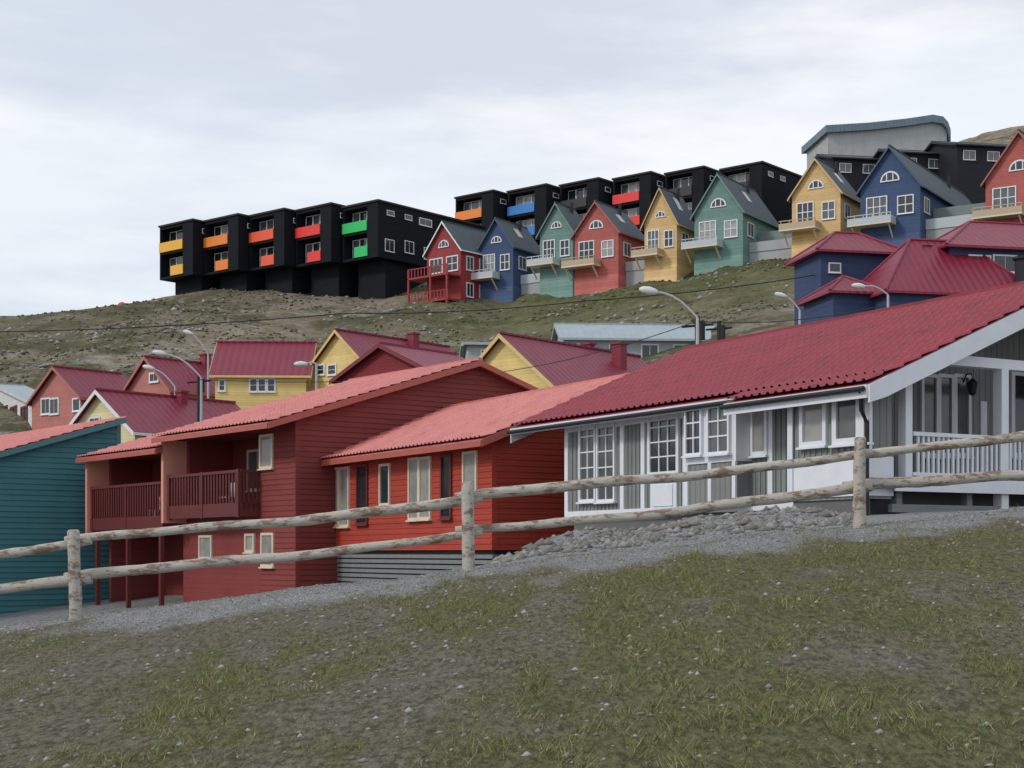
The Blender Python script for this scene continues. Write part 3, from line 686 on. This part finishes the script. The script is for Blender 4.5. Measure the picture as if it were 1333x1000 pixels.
# --- dark low roofs behind the coloured row (top right)
for (u0,u1,d,ve,va,D_) in ((1085,1165,186,205,189,9),(1170,1300,182,198,180,10),(1246,1420,178,188,166,12)):
    h=House('dark_roofed_house',u0,d,10,z0=0); Wd=h.hit('G',u1)[0]; h.z0=float(zt(*h.w(0,0)))-3; h.e.location.z=h.z0; ze=h.z(ve,d); ri=max(.6,(ve-va)/F*d*.9)
    h.walls(Wd,D_,ze,ri,'x',siding('dark_house_boards',(.012,.014,.02),.2)); h.roof(Wd,D_,ze,ri,'x',SLATE,DARK)
    for i in range(int(Wd/3)): h.win('G',.8+i*3,2.2+i*3,ze-1.7,ze-.7,2,1,fw=.06,gl=GLASSG)
    h.done()

# --- maroon-roofed houses in the middle distance
YM=(.70,.53,.21);PK=(.43,.165,.135);PY=(.66,.59,.34)
def chimney(h,x,y,z0,z1,w=.8,mat=MARP):
    c=h.p('chimney'); c.box(x,x+w,y,y+w,z0,z1,mat); c.box(x-.08,x+w+.08,y-.08,y+w+.08,z1,z1+.12,mat)
h,L,Wd,ze,rise=gable_house('pink_house',106,116,42,186,516,477,PK,50,colname='pink'); h.pwin('E',55,65,520,538,2,1,fw=.12); h.pwin('E',66,76,520,538,2,1,fw=.12);h.pwin('E',96,104,520,534,1,1,fw=.12); h.done()
h,L,Wd,ze,rise=gable_house('pink_house',222,112,164,312,505,464,PK,50,colname='pink'); chimney(h,Wd*.75,L*.4,ze+rise-.8,ze+rise+.7,.6); h.pwin('E',196,206,487,496,2,1,fw=.12); h.done()
h,L,Wd,ze,rise=gable_house('yellow_house',478,106,404,618,474,429,YM,50,colname='yellow_mid'); chimney(h,Wd*.6,L*.35,ze+rise-.9,ze+rise+.5,.6)
h.pwin('E',414,422,476,487,1,2,fw=.1);h.pwin('E',428,437,476,487,1,2,fw=.1); h.done()
h=House('yellow_house',280,108,2,z0=0); Wd=h.hit('G',398)[0]; h.z0=float(zt(*h.w(0,0)))-1; h.e.location.z=h.z0; ze=h.z(487,108)
YB=siding('yellow_mid_boards',YM,.18)
h.walls(Wd,7,ze,2.6,'x',YB); h.roof(Wd,7,ze,2.6,'x',MAR,YB,og=.4,oe=.3)
for a in (326,337,349): h.pwin('G',a,a+8,494,509,1,2,fw=.1)
h.pwin('G',286,292,496,508,1,2,fw=.1)
h.done()
h,L,Wd,ze,rise=gable_house('pale_yellow_house',176,84,88,345,560,507,PY,50,colname='pale_yellow',trim=WHITE); chimney(h,Wd*.55,L*.4,ze+rise-1.2,ze+rise+.35,.45)
h.pwin('E',118,130,545,556,2,1,fw=.08); h.done()
h,L,Wd,ze,rise=gable_house('yellow_house',727,77,588,897,506,434,YM,50,colname='yellow_mid'); chimney(h,Wd*.7,L*.30,ze+rise-1.2,ze+rise+.35,.6); chimney(h,Wd*.62,L*.5,ze+rise-.3,ze+rise+.35,.5)
h.pwin('E',650,664,500,520,1,2,fw=.1); h.pwin('E',672,683,505,520,1,2,fw=.1); h.done()
h,L,Wd,ze,rise=gable_house('maroon_house',560,84,440,650,482,447,(.2,.02,.03),50,colname='maroonh'); h.done()
h,L,Wd,ze,rise=gable_house('white_house',42,122,-40,75,524,500,(.6,.62,.62),30,roof=PALE,colname='whiteh'); [h.pwin('E',a,a+8,531,548,2,2,fw=.15,fr=MARP) for a in (2,14,28)]; h.done()
for (u0,u1,d,ve,hh_) in ((735,1065,118,440,31),(610,655,118,448,10)):
    h=House('pale_roofed_building',u0,d,4,z0=0); Wd=h.hit('G',u1)[0]; h.z0=float(zt(*h.w(0,0)))-1; h.e.location.z=h.z0; ze=h.z(ve,d)
    h.walls(Wd,8,ze,hh_/17*.85,'x',siding('grey_hall_boards',(.35,.4,.42),.3)); h.roof(Wd,8,ze,hh_/17*.85,'x',PALE,STEEL)
    for i in range(int(Wd/2.5)): h.win('G',1+i*2.5,2.2+i*2.5,ze-1.6,ze-.5,2,1,fw=.08)
    h.done()

# --- blue houses with maroon hipped roofs
def hip(h,x0,x1,y0,y1,ze,zr,wall,o=.5,zb=0,part='walls'):
    h.p(part).box(x0,x1,y0,y1,zb,ze,wall)
    a0,a1,b0,b1=x0-o,x1+o,y0-o,y1+o; k=(b1-b0)/2; cy=(b0+b1)/2
    if a1-a0>2*k*.9: r0,r1=(a0+k*.9,cy),(a1-k*.9,cy)
    else: cx=(a0+a1)/2; r0=(cx-.05,cy); r1=(cx+.05,cy)
    t=.15
    R=h.p('roof'); v=[(a0,b0,ze),(a1,b0,ze),(a1,b1,ze),(a0,b1,ze),(a0,b0,ze+t),(a1,b0,ze+t),(a1,b1,ze+t),(a0,b1,ze+t),(r0[0],cy,zr),(r1[0],cy,zr)]
    R.add(v,[(3,2,1,0),(0,1,5,4),(1,2,6,5),(2,3,7,6),(3,0,4,7),(4,5,9,8),(5,6,9),(6,7,8,9),(7,4,8)],MAR)
    for e in ((4,8),(5,9),(6,9),(7,8),(8,9)):
        R.tube([v[e[0]],v[e[1]]],.1,6,MARP)
BLJ=siding('dark_blue_boards',(.036,.058,.13),.18)
h=House('blue_hipped_house',1236,96,12,z0=float(zt(28,98))-2)
ze=h.z(323,96); hip(h,0,11,0,8,ze,h.z(286,100),BLJ)
for a,b_ in ((1262,1288),(1294,1322)): h.pwin('G',a,b_,334,353,2,1,fw=.1)
hip(h,-5.3,4.5,-2.5,4.5,h.z(388,94),h.z(318,98),BLJ,o=.4,part='wing')
hip(h,-6.6,-1,4.6,9,h.z(340,102),h.z(312,104),BLJ,o=.5,part='wing')
hip(h,-8.0,-4.6,-.5,4,h.z(390,96),h.z(366,98),BLJ,o=.4,part='wing')
h.win('G',-6.0,-5.3,h.z(360,101),h.z(350,101),1,1,base=4.6,fw=.08)
c=h.p('chimney'); xx_,zz_=h.hit('G',1310,352); c.tube([(xx_,-2,zz_-1.5),(xx_,-2,zz_+.3)],.5,10,DARK); c.tube([(xx_,-2,zz_+.3),(xx_,-2,zz_+.45)],.65,10,DARK)
c.box(-1.5,-.9,.5,1.1,h.z(345,96),h.z(318,96),DARK)
h.done()

# ------------------------------------------------------------------ fence
lm,nt,b=base('debarked_log'); co=objco(nt)
n1=noise(nt,co,7,6,.72,(.4,1,1)); n2=noise(nt,co,34,5,.75,(.25,1,1)); n3=noise(nt,co,2.2,4,.65)
pale=mixc(nt,n2,(.26,.23,.18),(.70,.65,.57)); pale=mixc(nt,mth(nt,'MULTIPLY',n3,.6),pale,(.38,.38,.36))
bark=ramp(nt,mth(nt,'ADD',n1,mth(nt,'MULTIPLY',mth(nt,'SUBTRACT',n2,.5),.45)),.49,.58)
c=mixc(nt,mth(nt,'MULTIPLY',bark,.85),pale,mixc(nt,n2,(.05,.03,.02),(.27,.16,.10)))
nt.links.new(c,b.inputs['Base Color']); b.inputs['Roughness'].default_value=.8; bump(nt,b,mth(nt,'ADD',n2,n1),.8,.015)
def fence():
    e=bpy.data.objects.new('log_fence',None); scene.collection.objects.link(e)
    D=17.9; us=[-416,97,610,1120,1633]; tops=[752,690,628,570,512]; r1=[770,708,648,592,536]; r2=[816,757,692,638,590]
    def X(u): return (u-CX)/F*D
    def Zv(v): return (HY-v)/F*D
    for i,u in enumerate(us):
        p=PB(); x=X(u); z0=float(zt(x,D))-.4; z1=Zv(tops[i]); n=14
        pts=[];rr=[]
        for k in range(n):
            t=k/(n-1); pts.append((x+random.uniform(-.004,.004)+.012*math.sin(t*3+i),D+random.uniform(-.004,.004),z0+(z1-z0)*t)); rr.append(.075*(1.04-.1*t)+random.uniform(-.003,.003))
        rr[-1]*=.82; pts[-1]=(pts[-1][0],pts[-1][1],z1); pts.insert(-1,(pts[-1][0],D,z1-.02)); rr.insert(-1,rr[-2])
        p.tube(pts,rr,16,lm); p.build('post_%d'%(i+1),e)
    for row,rv in enumerate((r1,r2)):
        for i in range(len(us)-1):
            p=PB(); xa,xb=X(us[i])-.16,X(us[i+1])+.16; za,zb=Zv(rv[i]),Zv(rv[i+1])
            n=34; pts=[];rr=[]; ph=random.random()*6; flip=(i+row)%2
            yo=.135+(.03 if i%2 else 0)
            for k in range(n):
                t=k/(n-1); pts.append((xa+(xb-xa)*t, D+yo+.02*math.sin(t*5+ph), za+(zb-za)*t+(.02 if i%2 else -.015)*(.5-t)*2+.024*math.sin(t*6.5+ph)+.009*math.sin(t*19+ph)))
                tt=t if flip else 1-t; rr.append(.050+.017*tt+random.uniform(-.003,.003)+(.006 if random.random()<.1 else 0))
            rr[0]*=.9; rr[-1]*=.9
            p.tube(pts,rr,14,lm); p.build('rail_%d_%d'%(row+1,i+1),e)
    for o in e.children: o.data.polygons.foreach_set('use_smooth',[len(q.vertices)==4 for q in o.data.polygons])
fence()

# ------------------------------------------------------------------ street lamps, poles, wires
def wp(u,v,d): return Vector(((u-CX)/F*d,d,(HY-v)/F*d))
def lamp(um,vt,uh,vh,d):
    e=bpy.data.objects.new('street_lamp',None); scene.collection.objects.link(e)
    top=wp(um,vt,d); hd=wp(uh,vh,d); e.location=(top.x,d,float(zt(top.x,d)))
    o=Vector(e.location); top-=o; hd-=o
    p=PB(); p.tube([(0,0,-.5),(0,0,top.z*.5),top],[.1,.085,.06],10,STEEL)
    pts=[top+(hd-top)*t+Vector((0,0,.25*math.sin(t*math.pi)*abs(hd.x-top.x)*.6)) for t in (0,.2,.4,.6,.8,1)]
    p.tube(pts,.045,8,STEEL); p.build('mast',e,smooth=False)
    q=PB(); dr=Vector((hd.x-top.x,0,(hd.z-top.z)*.3)).normalized(); a=hd-dr*.1
    q.tube([a,a+dr*.12,a+dr*.35,a+dr*.6,a+dr*.72],[.06,.12,.16,.12,.04],10,paint('lamp_head',(.6,.62,.62),.4,.1)); q.build('head',e,smooth=True)
lamp(262,492,214,461,78); lamp(271,462,250,435,100); lamp(908,414,853,380,58); lamp(1041,404,1022,386,88); lamp(1156,384,1124,373,80); lamp(228,504,199,480,90)
lamp(412,474,398,474,80)
def pole(u,vt,d):
    e=bpy.data.objects.new('utility_pole',None); scene.collection.objects.link(e); t=wp(u,vt,d); zb=float(zt(t.x,d)); e.location=(t.x,d,zb)
    p=PB(); p.tube([(0,0,-.5),(0,0,t.z-zb)],[.12,.1],10,DARK); p.tube([(-.6,0,t.z-zb-.4),(.6,0,t.z-zb-.3)],.05,6,DARK); p.build('pole',e)
    p=PB(); p.tube([(.15,0,t.z-zb-.9),(.15,0,t.z-zb-.2)],.14,8,DARK); p.build('junction_box',e)
pole(908,412,58.6); pole(259,488,78.6); pole(936,418,70)
def wire(pts,r=.02):
    e=PB(); P_=[wp(*p) for p in pts]; out=[]
    for a,b_ in zip(P_[:-1],P_[1:]):
        for k in range(10):
            t=k/10; q=a.lerp(b_,t); q.z-=4*t*(1-t)*.25; out.append(q)
    out.append(P_[-1]); e.tube(out,r,5,DARK); e.build('overhead_wire')
wire([(-60,433,100),(450,408,100),(760,392,100),(1110,350,100)],.035)
wire([(259,494,78),(640,486,70),(908,418,58)],.018); wire([(908,418,58),(1150,398,50)],.015)
p=PB(); p.tube([(0,0,-.4),(0,0,.2),(0,0,.55),(0,0,.7)],[.7,.65,.4,.06],12,paint('red_fabric',(.6,.02,.05),.6)); o=p.build('red_tent'); q=wp(159,385,188); o.location=(q.x,q.y,float(zt(q.x,q.y)))

# ------------------------------------------------------------------ sky, sun, camera
w=bpy.data.worlds.new('World'); scene.world=w; w.use_nodes=True; nt=w.node_tree; bg=nt.nodes['Background']
sky=nt.nodes.new('ShaderNodeTexSky'); sky.sky_type='NISHITA'; sky.sun_disc=False
SE=math.radians(38); az=math.radians(-65)
dirv=Vector((math.sin(az)*math.cos(SE),-abs(math.cos(az))*math.cos(SE),math.sin(SE)))
sky.sun_elevation=SE; sky.sun_rotation=math.atan2(dirv.x,dirv.y)
co=nt.nodes.new('ShaderNodeTexCoord').outputs['Generated']
c1=noise(nt,co,2.4,6,.55,(1,1,5)); c2=noise(nt,co,7,6,.6,(1,1,4)); c3=noise(nt,co,1.5,3,.5,(1,1,4))
m=mth(nt,'ADD',mth(nt,'MULTIPLY',c1,.7),mth(nt,'MULTIPLY',c2,.3))
s=nt.nodes.new('ShaderNodeSeparateXYZ'); nt.links.new(co,s.inputs[0])
band=mth(nt,'SUBTRACT',1,mth(nt,'MINIMUM',1,mth(nt,'ABSOLUTE',mth(nt,'DIVIDE',mth(nt,'SUBTRACT',s.outputs[2],.235),.10))))
m=mth(nt,'ADD',m,mth(nt,'MULTIPLY',band,.13))
cl=mixc(nt,ramp(nt,m,.42,.64),(7.0,7.2,8.1),(10.6,10.6,10.7))
g=mth(nt,'MULTIPLY',ramp(nt,c3,.40,.60),.45)
cl=mixc(nt,g,cl,(6.8,8.0,9.3))
fin=mixc(nt,.95,sky.outputs[0],cl)
nt.links.new(fin,bg.inputs['Color']); bg.inputs['Strength'].default_value=.1
sd=bpy.data.lights.new('sun','SUN'); sd.energy=1.5; sd.angle=math.radians(10); sd.color=(1,.95,.88)
so=bpy.data.objects.new('sun',sd); scene.collection.objects.link(so)
so.rotation_euler=dirv.to_track_quat('Z','Y').to_euler()
cam=bpy.data.cameras.new('camera'); cam.sensor_width=36; cam.lens=36*F/1333; cam.shift_y=(HY-500)/1333; cam.clip_end=6000; cam.clip_start=.1
co_=bpy.data.objects.new('camera',cam); co_.location=(0,0,0); co_.rotation_euler=(math.radians(90),0,0); scene.collection.objects.link(co_); scene.camera=co_
scene.view_settings.view_transform='Standard'; scene.view_settings.look='None'; scene.view_settings.exposure=0
